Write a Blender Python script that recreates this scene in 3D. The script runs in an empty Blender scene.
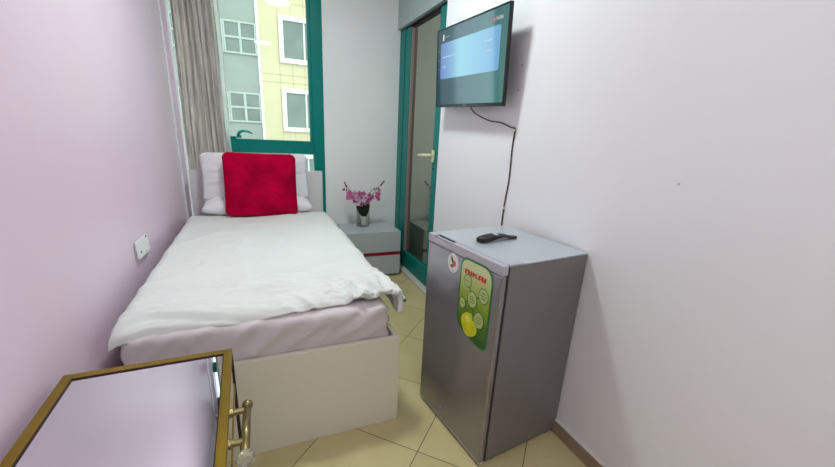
import bpy, bmesh, math, random
from mathutils import Matrix, Vector, noise
PI = math.pi
C = bpy.context.scene.collection
random.seed(4)

# ------------------------------------------------------------------ materials
def lin(c):
    return tuple(((v/255)/12.92 if v/255 <= 0.04045 else ((v/255+0.055)/1.055)**2.4) for v in c) + (1.0,)

def mat(name, rgb, rough=0.6, metal=0.0, var=0.04, scale=8.0, bump=0.0, bscale=60.0, stretch=None,
        coat=0.0, sheen=0.0, emit=None, estr=0.0, trans=0.0, ior=1.45, spec=0.5, rvar=0.0, subs=0.0):
    m = bpy.data.materials.new(name); m.use_nodes = True
    nt = m.node_tree; N = nt.nodes; L = nt.links
    b = N['Principled BSDF']
    base = lin(rgb)
    tc = N.new('ShaderNodeTexCoord'); mp = N.new('ShaderNodeMapping')
    L.new(tc.outputs['Object'], mp.inputs['Vector'])
    if stretch: mp.inputs['Scale'].default_value = stretch
    nz = N.new('ShaderNodeTexNoise'); nz.inputs['Scale'].default_value = scale; nz.inputs['Detail'].default_value = 4
    L.new(mp.outputs['Vector'], nz.inputs['Vector'])
    cr = N.new('ShaderNodeValToRGB')
    cr.color_ramp.elements[0].position = 0.3; cr.color_ramp.elements[1].position = 0.7
    cr.color_ramp.elements[0].color = tuple(max(0, v*(1-var)) for v in base[:3]) + (1,)
    cr.color_ramp.elements[1].color = tuple(min(1, v*(1+var)) for v in base[:3]) + (1,)
    L.new(nz.outputs['Fac'], cr.inputs['Fac']); L.new(cr.outputs['Color'], b.inputs['Base Color'])
    b.inputs['Roughness'].default_value = rough; b.inputs['Metallic'].default_value = metal
    b.inputs['Specular IOR Level'].default_value = spec; b.inputs['IOR'].default_value = ior
    if coat: b.inputs['Coat Weight'].default_value = coat; b.inputs['Coat Roughness'].default_value = 0.04
    if sheen: b.inputs['Sheen Weight'].default_value = sheen; b.inputs['Sheen Roughness'].default_value = 0.4
    if trans: b.inputs['Transmission Weight'].default_value = trans
    if emit is not None:
        b.inputs['Emission Color'].default_value = lin(emit); b.inputs['Emission Strength'].default_value = estr
    if rvar:
        mr = N.new('ShaderNodeMapRange'); mr.inputs['To Min'].default_value = rough-rvar; mr.inputs['To Max'].default_value = rough+rvar
        L.new(nz.outputs['Fac'], mr.inputs['Value']); L.new(mr.outputs['Result'], b.inputs['Roughness'])
    if bump:
        n2 = N.new('ShaderNodeTexNoise'); n2.inputs['Scale'].default_value = bscale; n2.inputs['Detail'].default_value = 3
        L.new(mp.outputs['Vector'], n2.inputs['Vector'])
        bp = N.new('ShaderNodeBump'); bp.inputs['Strength'].default_value = bump; bp.inputs['Distance'].default_value = 0.01
        L.new(n2.outputs['Fac'], bp.inputs['Height']); L.new(bp.outputs['Normal'], b.inputs['Normal'])
    return m

M = {}
M['pink'] = mat('pink wall paint', (231, 208, 224), 0.38, var=0.012, scale=2, bump=0.04, bscale=25, spec=0.4)
M['white_wall'] = mat('white wall paint', (231, 232, 233), 0.45, var=0.012, scale=2, bump=0.04, bscale=25, spec=0.4)
M['back_wall'] = mat('pale wall paint', (234, 237, 234), 0.6, var=0.015, scale=3, bump=0.05, bscale=25)
M['ceiling'] = mat('ceiling paint', (228, 228, 228), 0.8, var=0.01)
M['teal'] = mat('teal painted aluminium', (0, 124, 115), 0.38, var=0.05, scale=4, spec=.22)
M['teal_light'] = mat('teal painted lever', (0, 160, 145), 0.3, var=0.05, scale=4)
M['lintel'] = mat('grey panel', (166, 184, 178), 0.35, var=0.05, scale=2, stretch=(1, 2, .3))
M['threshold'] = mat('pale stone', (205, 200, 190), 0.4, var=0.05, scale=20)
M['skirt'] = mat('beige skirting tile', (150, 130, 108), 0.35, var=0.08, scale=12)
M['skirt_edge'] = mat('pale caulk edge', (210, 205, 200), 0.6)
M['curtain'] = mat('taupe curtain satin', (234, 228, 223), 0.55, var=0.16, scale=5, stretch=(6, 6, 1.0), bump=0.25, bscale=40, sheen=0.3)
M['curtain_hem'] = mat('white of daylit hem and gasket', (250, 252, 248), 0.7, var=0.03)  # daylight on the curtain edge put into the white; also colours the window gasket
def translucent(name, amt):
    m = M[name]; nt = m.node_tree; b = nt.nodes['Principled BSDF']; t = nt.nodes.new('ShaderNodeBsdfTranslucent'); mx = nt.nodes.new('ShaderNodeMixShader')
    src = b.inputs['Base Color'].links[0].from_socket; nt.links.new(src, t.inputs['Color']); mx.inputs[0].default_value = amt
    nt.links.new(b.outputs[0], mx.inputs[1]); nt.links.new(t.outputs[0], mx.inputs[2]); nt.links.new(mx.outputs[0], nt.nodes['Material Output'].inputs[0])
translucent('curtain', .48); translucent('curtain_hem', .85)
M['duvet'] = mat('white cotton duvet', (219, 222, 217), 0.85, var=0.012, scale=3, bump=0.10, bscale=9, sheen=0.1)
M['sheet'] = mat('grey white fitted sheet', (208, 199, 200), 0.8, var=0.03, scale=5, bump=0.3, bscale=6, stretch=(1, 1, 2))
M['pillow'] = mat('white pillow cotton', (226, 226, 228), 0.85, var=0.02, scale=6, bump=0.25, bscale=10)
M['red'] = mat('crimson plush', (170, 0, 48), 0.95, var=0.32, scale=6, bump=0.7, bscale=50, spec=.08)
M['bedwood'] = mat('white laminate', (222, 216, 198), 0.42, var=0.012, scale=3)
M['headwood'] = mat('white laminate headboard', (216, 212, 212), 0.42, var=0.012, scale=3)
M['night'] = mat('grey gloss lacquer', (176, 182, 184), 0.25, var=0.015, scale=3)
M['night_red'] = mat('crimson gloss strip', (140, 8, 40), 0.25, var=0.05)
M['shadow_gap'] = mat('dark plinth and painted shade', (40, 38, 36), 0.7)  # near-black for plinth, door gasket and the painted shade under the lintel
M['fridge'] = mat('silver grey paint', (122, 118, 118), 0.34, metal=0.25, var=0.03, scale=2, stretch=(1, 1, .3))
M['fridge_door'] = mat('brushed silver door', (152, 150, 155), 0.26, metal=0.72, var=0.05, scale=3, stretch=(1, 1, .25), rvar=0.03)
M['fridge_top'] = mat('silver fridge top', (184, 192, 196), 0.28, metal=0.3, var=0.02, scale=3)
M['fridge_trim'] = mat('pale grey plastic', (176, 174, 180), 0.38, var=0.02)
M['gasket'] = mat('dark rubber gasket', (38, 34, 34), 0.7)
M['black'] = mat('black gloss plastic', (14, 15, 18), 0.25, var=0.1, scale=20)
M['black_matte'] = mat('black matte plastic', (24, 24, 26), 0.5, var=0.1, scale=20)
M['cream'] = mat('cream enamel', (226, 222, 184), 0.35, var=0.03)
M['white_plastic'] = mat('white plastic', (226, 228, 226), 0.35, var=0.02)
M['dark'] = mat('dark hole', (35, 32, 32), 0.7)
M['gold'] = mat('brushed gold frame', (146, 120, 38), 0.32, metal=0.75, var=0.12, scale=10, stretch=(6, 1, 6))
M['gold_dark'] = mat('dark bronze edge', (58, 34, 22), 0.5, metal=0.3, var=0.1)
M['brass'] = mat('antique brass', (138, 124, 84), 0.34, metal=0.8, var=0.15, scale=30)
M['mirror'] = mat('mirror glass', (232, 232, 235), 0.012, metal=1.0, var=0.004)
M['cable'] = mat('brown cable sheath', (70, 42, 34), 0.5, var=0.1)
M['steel'] = mat('dark steel', (70, 70, 74), 0.4, metal=0.8)
M['petal'] = mat('pink petal', (198, 108, 154), 0.6, var=0.25, scale=60)
M['petal_pale'] = mat('pale pink petal', (226, 186, 205), 0.6, var=0.2, scale=60)
M['petal_core'] = mat('maroon petal core', (120, 20, 60), 0.6, var=0.2, scale=60)
M['leaf'] = mat('dark green leaf', (38, 48, 36), 0.4, var=0.3, scale=30)
M['stem'] = mat('brown green stem', (70, 62, 48), 0.6, var=0.2, scale=40)
M['pot'] = mat('white ceramic', (222, 222, 208), 0.35, var=0.02)
M['soil'] = mat('dark moss', (60, 62, 40), 0.9, var=0.3, scale=80)
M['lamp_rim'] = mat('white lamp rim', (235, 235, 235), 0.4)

def principled_only(name): return bpy.data.materials[name].node_tree.nodes['Principled BSDF']

# thin clear glass: tinted transparency with a real reflection on top
def thin_glass(name, tint, refl=0.12, ior=1.45):
    m = bpy.data.materials.new(name); m.use_nodes = True; nt = m.node_tree; N = nt.nodes; L = nt.links
    N.remove(N['Principled BSDF']); out = N['Material Output']
    tr = N.new('ShaderNodeBsdfTransparent'); gl = N.new('ShaderNodeBsdfGlossy'); gl.inputs['Roughness'].default_value = 0.02
    lw = N.new('ShaderNodeLayerWeight'); lw.inputs['Blend'].default_value = 0.5
    pw = N.new('ShaderNodeMath'); pw.operation = 'POWER'; pw.inputs[1].default_value = 4.0; L.new(lw.outputs['Facing'], pw.inputs[0])
    fr = N.new('ShaderNodeMath'); fr.operation = 'MULTIPLY_ADD'; fr.inputs[1].default_value = .75; fr.inputs[2].default_value = .035; L.new(pw.outputs[0], fr.inputs[0])
    nz = N.new('ShaderNodeTexNoise'); nz.inputs['Scale'].default_value = 0.8
    cr = N.new('ShaderNodeValToRGB'); t = lin(tint)
    cr.color_ramp.elements[0].color = tuple(v*0.97 for v in t[:3])+(1,); cr.color_ramp.elements[1].color = t
    L.new(nz.outputs['Fac'], cr.inputs['Fac']); L.new(cr.outputs['Color'], tr.inputs['Color'])
    mx = N.new('ShaderNodeMixShader')
    L.new(fr.outputs[0], mx.inputs['Fac']); L.new(tr.outputs['BSDF'], mx.inputs[1]); L.new(gl.outputs['BSDF'], mx.inputs[2])
    L.new(mx.outputs['Shader'], out.inputs['Surface'])
    return m
M['window_glass'] = thin_glass('clear window glass', (240, 250, 246))
M['vase_glass'] = thin_glass('clear vase glass', (232, 236, 234), ior=1.35)
M['crystal'] = mat('cut crystal', (225, 225, 215), 0.05, trans=0.85, ior=1.5, var=0.02)
# reflective tinted glass of the door leaf
M['door_glass'] = mat('grey reflective tinted glass', (162, 167, 150), 0.07, metal=0.92, var=0.015, scale=2)

# floor tiles laid on the diagonal
def floor_mat():
    m = bpy.data.materials.new('cream diagonal floor tiles'); m.use_nodes = True; nt = m.node_tree; N = nt.nodes; L = nt.links
    b = N['Principled BSDF']; tc = N.new('ShaderNodeTexCoord'); sx = N.new('ShaderNodeSeparateXYZ')
    L.new(tc.outputs['Object'], sx.inputs['Vector'])
    def mth(op, a, bb):
        n = N.new('ShaderNodeMath'); n.operation = op
        for i, v in enumerate((a, bb)):
            if v is None: continue
            if isinstance(v, (int, float)): n.inputs[i].default_value = v
            else: L.new(v, n.inputs[i])
        return n.outputs[0]
    S = 0.591
    p = mth('DIVIDE', mth('ADD', mth('SUBTRACT', sx.outputs['X'], sx.outputs['Y']), 0.591+S*20), S)
    q = mth('DIVIDE', mth('ADD', mth('ADD', sx.outputs['X'], sx.outputs['Y']), -1.665+S*20), S)
    def edge(v):
        f = mth('FRACT', v, None); d = mth('MINIMUM', f, mth('SUBTRACT', 1.0, f))
        return mth('LESS_THAN', d, 0.0042)
    g = mth('MAXIMUM', edge(p), edge(q))
    cv = N.new('ShaderNodeCombineXYZ'); L.new(mth('FLOOR', p, None), cv.inputs[0]); L.new(mth('FLOOR', q, None), cv.inputs[1])
    wn = N.new('ShaderNodeTexWhiteNoise'); L.new(cv.outputs[0], wn.inputs['Vector'])
    nz = N.new('ShaderNodeTexNoise'); nz.inputs['Scale'].default_value = 7; nz.inputs['Detail'].default_value = 6
    L.new(tc.outputs['Object'], nz.inputs['Vector'])
    s = mth('ADD', mth('MULTIPLY', wn.outputs['Value'], 0.35), mth('MULTIPLY', nz.outputs['Fac'], 0.65))
    cr = N.new('ShaderNodeValToRGB'); cr.color_ramp.elements[0].position = .2; cr.color_ramp.elements[1].position = .8
    cr.color_ramp.elements[0].color = lin((184, 172, 122)); cr.color_ramp.elements[1].color = lin((200, 188, 140))
    L.new(s, cr.inputs['Fac'])
    mx = N.new('ShaderNodeMix'); mx.data_type = 'RGBA'
    L.new(g, mx.inputs['Factor']); L.new(cr.outputs['Color'], mx.inputs['A']); mx.inputs['B'].default_value = lin((92, 78, 58))
    L.new(mx.outputs['Result'], b.inputs['Base Color'])
    rr = N.new('ShaderNodeMapRange'); rr.inputs['To Min'].default_value = 0.22; rr.inputs['To Max'].default_value = 0.8
    L.new(g, rr.inputs['Value']); L.new(rr.outputs['Result'], b.inputs['Roughness'])
    bp = N.new('ShaderNodeBump'); bp.invert = True; bp.inputs['Strength'].default_value = .3; bp.inputs['Distance'].default_value = .002
    L.new(g, bp.inputs['Height']); L.new(bp.outputs['Normal'], b.inputs['Normal'])
    return m
M['floor'] = floor_mat()

# ------------------------------------------------------------------ helpers
ROOTS = {}
def root_matrix(o):
    while o.parent is not None: o = o.parent
    return ROOTS.get(o.name, Matrix.Identity(4))

def smooth(me, on=True):
    for p in me.polygons: p.use_smooth = on

def obj(name, bm, m, parent=None, world=True, bevel=0.0, seg=2, sm=None, recalc=True):
    """link bm as ONE mesh object; verts are in world coordinates unless world=False (then local to the thing)"""
    if world and parent is not None: bm.transform(root_matrix(parent).inverted())
    if recalc: bmesh.ops.recalc_face_normals(bm, faces=bm.faces)
    me = bpy.data.meshes.new(name); bm.to_mesh(me); bm.free()
    for mm in (m if isinstance(m, (list, tuple)) else [m]): me.materials.append(M[mm] if isinstance(mm, str) else mm)
    o = bpy.data.objects.new(name, me); C.objects.link(o)
    if parent is not None: o.parent = parent
    if sm: smooth(me)
    if bevel:
        b = o.modifiers.new('bevel', 'BEVEL'); b.width = bevel; b.segments = seg; b.limit_method = 'ANGLE'; b.angle_limit = 0.6
        smooth(me)
        w = o.modifiers.new('wn', 'WEIGHTED_NORMAL'); w.keep_sharp = True
    return o

def tag(o, label, cat, group=None, kind=None):
    o['label'] = label; o['category'] = cat
    if group: o['group'] = group
    if kind: o['kind'] = kind
    return o

def thing(name, label, cat, loc=(0, 0, 0), rotz=0.0, group=None, matrix=None):
    o = bpy.data.objects.new(name, None); C.objects.link(o); o.empty_display_size = 0.05
    mtx = matrix if matrix is not None else Matrix.Translation(loc) @ Matrix.Rotation(rotz, 4, 'Z')
    o.matrix_world = mtx; ROOTS[o.name] = mtx.copy()
    return tag(o, label, cat, group)

def struct(name, bm, m, parent=None, **k):
    o = obj(name, bm, m, parent, **k)
    if parent is None: o['kind'] = 'structure'
    return o

def box(bm, x0, x1, y0, y1, z0, z1, mi=0):
    r = bmesh.ops.create_cube(bm, size=1.0)
    s = Matrix.Translation(((x0+x1)/2, (y0+y1)/2, (z0+z1)/2)) @ Matrix.Diagonal((abs(x1-x0), abs(y1-y0), abs(z1-z0), 1))
    bmesh.ops.transform(bm, matrix=s, verts=r['verts'])
    if mi:
        for v in r['verts']:
            for f in v.link_faces: f.material_index = mi
    return r['verts']
def B(*boxes):
    bm = bmesh.new()
    for b in boxes: box(bm, *b)
    return bm

def tube(bm, pts, rad, n=8, cap=True):
    pts = [Vector(p) for p in pts]; rads = rad if isinstance(rad, (list, tuple)) else [rad]*len(pts)
    rings = []; up = None
    for i, p in enumerate(pts):
        t = (pts[min(i+1, len(pts)-1)] - pts[max(i-1, 0)]).normalized()
        if up is None:
            up = Vector((0, 0, 1)) if abs(t.z) < 0.9 else Vector((1, 0, 0))
        a = (up - t*up.dot(t))
        if a.length < 1e-6: a = t.orthogonal()
        a.normalize(); up = a; b = t.cross(a)
        rings.append([bm.verts.new(p + (a*math.cos(2*PI*k/n) + b*math.sin(2*PI*k/n))*rads[i]) for k in range(n)])
    for i in range(len(rings)-1):
        for k in range(n): bm.faces.new((rings[i][k], rings[i][(k+1) % n], rings[i+1][(k+1) % n], rings[i+1][k]))
    if cap:
        bm.faces.new(list(reversed(rings[0]))); bm.faces.new(rings[-1])
    return bm

def lathe(prof, n=32, cx=0, cy=0, cz=0, bm=None):
    bm = bm or bmesh.new(); rings = []
    for r, z in prof:
        if r < 1e-6: rings.append([bm.verts.new((cx, cy, cz+z))])
        else: rings.append([bm.verts.new((cx+r*math.cos(2*PI*k/n), cy+r*math.sin(2*PI*k/n), cz+z)) for k in range(n)])
    for a, b in zip(rings, rings[1:]):
        for k in range(n):
            k2 = (k+1) % n
            if len(a) == 1 and len(b) == 1: continue
            if len(a) == 1: bm.faces.new((a[0], b[k], b[k2]))
            elif len(b) == 1: bm.faces.new((a[k], a[k2], b[0]))
            else: bm.faces.new((a[k], a[k2], b[k2], b[k]))
    return bm

def prism(poly, f, t):
    """poly: list of 2D points; f maps (a, b, h) to 3D, extruded from h=0 to h=t"""
    bm = bmesh.new()
    lo = [bm.verts.new(f(a, b, 0)) for a, b in poly]; hi = [bm.verts.new(f(a, b, t)) for a, b in poly]
    bm.faces.new(lo); bm.faces.new(list(reversed(hi)))
    n = len(poly)
    for i in range(n): bm.faces.new((lo[i], hi[i], hi[(i+1) % n], lo[(i+1) % n]))
    return bm
def add_prism(bm, poly, f, t):
    b2 = prism(poly, f, t); me = bpy.data.meshes.new('tmp'); b2.to_mesh(me); b2.free(); bm.from_mesh(me); bpy.data.meshes.remove(me)
def ellipse(cx, cy, rx, ry, n=28, rot=0):
    return [(cx+rx*math.cos(a)*math.cos(rot)-ry*math.sin(a)*math.sin(rot), cy+rx*math.cos(a)*math.sin(rot)+ry*math.sin(a)*math.cos(rot)) for a in [2*PI*k/n for k in range(n)]]
def round_poly(pts, radii, seg=6):
    out = []; n = len(pts)
    for i in range(n):
        p = Vector(pts[i]); a = (Vector(pts[i-1])-p); b = (Vector(pts[(i+1) % n])-p); r = radii[i]
        a1 = p + a.normalized()*r; b1 = p + b.normalized()*r
        for k in range(seg+1):
            t = k/seg; q = a1*(1-t)**2 + p*2*t*(1-t) + b1*t*t
            out.append((q.x, q.y))
    return out

# ------------------------------------------------------------------ room shell
XL, XR, XD, YB, YF, ZC = -0.55, 1.175, 1.25, 3.5, -1.3, 2.66
YC = 2.437            # where the right wall stops and the door recess begins
struct('floor', B((XL-.12, 2.6, YF-.1, YB+.12, -.08, 0)), 'floor')
struct('ceiling', B((XL-.12, 2.6, YF-.1, YB+.12, ZC, ZC+.1)), 'ceiling')
struct('wall_left', B((XL-.12, XL, YF, YB+.12, 0, ZC)), 'pink')
struct('wall_right', B((XR, XR+.14, YF, YC, 0, ZC)), 'white_wall', bevel=0.004)
struct('wall_front', B((XL-.12, XR+.14, YF-.1, YF, 0, ZC)), 'white_wall')
WX0, WX1, WZ0, WZ1 = XL+.033, 0.571, 0.42, 2.60
struct('wall_back', B((WX1, 1.42, YB, YB+.12, 0, ZC), (WX0, WX1, YB, YB+.12, 0, WZ0), (WX0, WX1, YB, YB+.12, WZ1, ZC)), 'back_wall')
struct('trim_5', B((XL, WX0, YB, YB+.12, 0, ZC)), 'pink')
struct('daylight_line_strip', B((XL, XL+.012, YB-.060, YB-.030, .0, ZC)), 'lamp_rim', bevel=.003)  # added white strip standing in for the bright daylight line in the corner
# dark washroom behind the glass door: its own little shell
struct('wall_washroom', B((1.9, 2.0, 2.0, YB, 0, ZC), (XR+.14, 2.0, 2.0, 2.1, 0, ZC), (1.42, 2.0, YB, YB+.1, 0, ZC)), 'back_wall')

# skirting along the right wall
b = struct('baseboard_right', B((XR-.012, XR, YF, YC, 0, .066)), 'skirt', bevel=0.002)
struct('trim_1', B((XR-.0125, XR, YF, YC, .0661, .0705)), 'skirt_edge')

# ---- window (teal aluminium, set in the back wall)
y0, y1 = YB+.005, YB+.075
win = B((WX1-.095, WX1, y0, y1, WZ0, WZ1), (WX0, WX1-.095, y0, y1, WZ1-.10, WZ1), (WX0, WX1-.095, y0, y1, WZ0, WZ0+.07))
struct('window_1', win, 'teal', bevel=0.004)
W = bpy.data.objects['window_1']
obj('window_mullion', B((-.30, -.235, y0, y1, WZ0+.0705, WZ1-.1005)), 'teal', W, bevel=0.003)
obj('window_transom', B((WX0, -.3005, y0, y1, 2.10, 2.17)), 'teal', W, bevel=0.003)
sash = B((-.2345, WX1-.0955, y0-.012, y1-.01, 1.057, 1.163), (-.2345, -.135, y0-.012, y1-.01, 1.1635, 1.180))
obj('window_rail', sash, 'teal', W, bevel=0.004)
obj('window_bead', B((WX1-.118, WX1-.0955, y0+.002, y1-.01, 1.1635, WZ1-.1005), (-.2345, -.20, y0+.002, y1-.01, 1.1805, WZ1-.1005)), 'teal', W, bevel=0.002)
for (a, b_, c, d) in ((-.20, WX1-.118, 1.1635, WZ1-.1005), (-.2345, WX1-.0955, WZ0+.0705, 1.0565), (WX0+.001, -.3005, 2.1705, WZ1-.1005), (WX0+.001, -.3005, WZ0+.0705, 2.0995)):
    obj('window_pane', B((a, b_, YB+.045, YB+.050, c, d)), 'window_glass', W)
# inner pale gasket line of the lower pane
obj('window_gasket', B((WX1-.103, WX1-.0957, y0+.006, y0+.02, WZ0+.08, 1.0565), (-.234, WX1-.1035, y0+.006, y0+.02, 1.050, 1.0565)), 'curtain_hem', W)
bm = bmesh.new()
tube(bm, [(-.118, YB-.006, 1.178), (-.117, YB-.02, 1.195), (-.110, YB-.03, 1.212), (-.094, YB-.034, 1.222), (-.07, YB-.034, 1.226), (-.045, YB-.034, 1.222), (-.012, YB-.034, 1.208)],
     [.013, .012, .0115, .011, .010, .009, .006], 10)
box(bm, -.132, -.096, YB-.012, YB+.0, 1.17, 1.19)
obj('window_handle', bm, 'teal_light', W, sm=True)

# ---- glazed teal door in the recess on the right
dj = B((XD, XD+.06, 3.375, YB-.0005, 0.0305, 2.118), (XD, XD+.06, 2.46, 2.52, 0.0305, 2.118))
struct('door_1', dj, 'teal', bevel=0.003)
D = bpy.data.objects['door_1']
x0, x1 = XD+.006, XD+.05
leaf = B((x0, x1, 3.25, 3.372, .035, 2.1175), (x0, x1, 2.525, 2.700, .035, 2.1175), (x0, x1, 2.7005, 3.2495, .035, .188), )
obj('door_stile', leaf, 'teal', D, bevel=0.003)
obj('door_head_rail', B((x0+.012, x1, 2.70, 3.25, 2.100, 2.1175)), 'shadow_gap', D)  # head rail coloured dark to stand in for the shadow below the lintel
obj('door_pane', B((x0+.022, x0+.030, 2.7005, 3.2495, .1885, 2.0995)), 'door_glass', D)
obj('door_gasket', B((x0+.004, x0+.0215, 3.234, 3.2493, .1885, 2.0995)), 'shadow_gap', D)
obj('door_glazing_bead', B((x0-.002, x0+.0215, 3.216, 3.2335, .1885, 2.0995)), mat('taupe glazing bead', (138, 120, 114), .4), D, bevel=0.002)
hd = obj('door_handle', B((x0-.014, x0-.0005, 2.655, 2.690, 1.070, 1.160)), 'cream', D, bevel=0.006, seg=3)
bm = bmesh.new(); tube(bm, [(x0-.012, 2.672, 1.122), (x0-.045, 2.676, 1.121), (x0-.050, 2.70, 1.119), (x0-.050, 2.80, 1.112), (x0-.048, 2.865, 1.108)], [.011, .011, .012, .0115, .010], 10)
obj('door_lever', bm, 'cream', hd, sm=True)
bm = bmesh.new(); tube(bm, [(x0-.003, 2.666, 1.02), (x0+.001, 2.666, 1.02)], .009, 14)
obj('keyhole', bm, 'dark', D)
struct('trim_2', B((1.205, XD+.06, YC+.0005, YB-.0005, 0, .030)), 'threshold', bevel=0.003)
struct('trim_3', B((1.225, XD+.08, YC+.0005, YB-.0005, 2.1300, ZC)), 'lintel')
struct('lintel_shade_strip', B((XD+.004, XD+.06, YC+.0005, YB-.0005, 2.1185, 2.1299)), 'shadow_gap')  # dark strip painted as the shadow under the lintel

# ------------------------------------------------------------------ ceiling lamp and an added fill light of the same build (round, white rim, glowing diffuser)
def lamp(label, x, y, r, strength, col=(255, 250, 246)):
    t = thing('ceiling_lamp', label, 'ceiling lamp', (x, y, ZC))
    obj('lamp_rim', lathe([(r*.9, -.001), (r*1.08, -.001), (r*1.1, -.02), (r*1.02, -.035), (r*.9, -.032)], 40), 'lamp_rim', t, world=False, sm=True)
    m = mat('glowing diffuser', (255, 255, 255), .6, emit=col, estr=strength)
    bm = lathe([(0, -.036), (r*.5, -.035), (r*.88, -.030)], 40)
    obj('lamp_diffuser', bm, m, t, world=False, sm=True)
    return t
lamp('round white flush ceiling lamp above the bed foot', 0.36, 1.90, 0.15, 140.0, (243, 253, 253))
lamp('added unseen fill light behind the camera, built as a round ceiling lamp', 0.25, -0.55, 0.16, 88.0, (249, 250, 253))  # added fill to brighten the near end, no lamp known there

# ------------------------------------------------------------------ curtain
def curtain():
    t = thing('curtain', 'taupe pleated floor-length curtain gathered beside the pink wall behind the bed', 'curtain', (-.33, 3.435, 0))
    nx, nz = 150, 40; z0c, z1c = .45, 2.56
    def P(i, j):
        s = i/nx; q = j/nz; z = z0c + (z1c-z0c)*q
        xl = -.497 + .03*q; xr = -.2075
        wob = .5*noise.noise(Vector((s*5, z*.9, 3)))
        x = xl + (xr-xl)*s + .006*math.sin(z*3+s*7)*math.sin(PI*s)
        ph = s*2*PI*7 + wob*3.2
        y = 3.435 + .027*math.sin(ph) * (0.75+.35*noise.noise(Vector((s*9, z*.6, 0)))) + .006*math.sin(ph*2.3+z)
        return Vector((x, y, z))
    bm = bmesh.new(); g = [[bm.verts.new(P(i, j)) for j in range(nz+1)] for i in range(nx+1)]
    for i in range(nx):
        for j in range(nz): bm.faces.new((g[i][j], g[i+1][j], g[i+1][j+1], g[i][j+1]))
    o = obj('curtain_panel', bm, 'curtain', t, sm=True); s = o.modifiers.new('s', 'SOLIDIFY'); s.thickness = .0025
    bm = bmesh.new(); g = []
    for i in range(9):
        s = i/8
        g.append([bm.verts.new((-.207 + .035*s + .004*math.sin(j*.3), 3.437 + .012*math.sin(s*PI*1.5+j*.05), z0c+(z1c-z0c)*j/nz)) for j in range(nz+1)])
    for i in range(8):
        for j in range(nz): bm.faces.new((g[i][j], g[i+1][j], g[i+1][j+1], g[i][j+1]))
    o = obj('hem', bm, 'curtain_hem', t, sm=True); s = o.modifiers.new('s', 'SOLIDIFY'); s.thickness = .002; o['label'] = 'curtain edge strip with daylight put in as white'  # whiter strip imitates daylight glowing along the curtain's edge
curtain()
t = thing('curtain_rail', 'white ceiling-hung rail that carries the taupe curtain', 'curtain rail', (0, 3.435, 2.6))
obj('rail', B((-.53, .56, 3.42, 3.45, 2.575, 2.60)), 'white_plastic', t, bevel=0.003)
for x in (-.45, .5): obj('bracket', B((x-.01, x+.01, 3.425, 3.445, 2.6, ZC)), 'white_plastic', t)

# ------------------------------------------------------------------ bed
bed = thing('bed', 'single bed with plain white footboard and headboard standing along the pink wall', 'bed', (.0175, 2.36, 0))
obj('footboard', B((-.49, .521, 1.340, 1.362, .0, .430)), 'bedwood', bed, bevel=0.0015)
obj('headboard', B((-.486, .522, 3.365, 3.395, .0, .922)), 'headwood', bed, bevel=0.003)
obj('side_rail', B((.499, .521, 1.3625, 3.3645, .03, .425)), 'bedwood', bed, bevel=0.0015)
obj('side_rail', B((-.49, -.468, 1.3625, 3.3645, .03, .425)), 'bedwood', bed, bevel=0.0015)
obj('bed_base', B((-.467, .498, 1.363, 3.364, .12, .20)), 'bedwood', bed)

def soft_box(x0, x1, y0, y1, z0, z1, r, wr, res=0.022, seed=0):
    """rounded, wrinkled upholstery block"""
    bm = bmesh.new(); box(bm, x0, x1, y0, y1, z0, z1)
    nxyz = (int((x1-x0)/res), int((y1-y0)/res), int((z1-z0)/res))
    for ax, n in enumerate(nxyz):
        lo, hi = ((x0, x1), (y0, y1), (z0, z1))[ax]
        for k in range(1, n):
            co = [0, 0, 0]; co[ax] = lo+(hi-lo)*k/n; no = [0, 0, 0]; no[ax] = 1
            bmesh.ops.bisect_plane(bm, geom=bm.verts[:]+bm.edges[:]+bm.faces[:], plane_co=co, plane_no=no)
    for v in bm.verts:
        c = v.co; q = Vector((min(max(c.x, x0+r), x1-r), min(max(c.y, y0+r), y1-r), min(max(c.z, z0+r), z1-r)))
        d = c-q
        if d.length > 1e-7:
            n = d.normalized(); v.co = q + n*r + n*wr(q + n*r, n); v.co.y = max(v.co.y, 1.3655 if v.co.z < .445 else 1.352)
    return bm
def sheet_wr(p, n):
    a = (p.x*.9 - p.z*1.25)                       # diagonal drag lines on the foot end
    f = .5+.5*noise.noise(Vector((p.x*2.2, p.y*2, p.z*3)))
    w = noise.noise(Vector((a*17, p.z*2.2+p.x*1.2, p.y*.8)))
    w3 = (1-abs(noise.noise(Vector((a*9+3, p.z*1.5+p.x*.8, 2)))))**7 + .6*(1-abs(noise.noise(Vector((a*19+1, p.z*3, 6)))))**7
    w2 = noise.noise(Vector((a*38, p.z*5, p.y*2+4)))
    k = 1.0 if n.z < .5 else .25
    return k*(.024*w3*f*(1.5 if n.y < -.3 else .2) + .022*max(0, w)**1.2*f*1.5*(1 if n.y < -.3 else .3) + .008*w2*f)
mt = obj('mattress', soft_box(-.462, .474, 1.372, 3.355, .201, .578, .035, sheet_wr, .012 if False else .016), 'sheet', bed, sm=True)
mt['label'] = 'mattress in a creased grey white fitted sheet'

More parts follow.
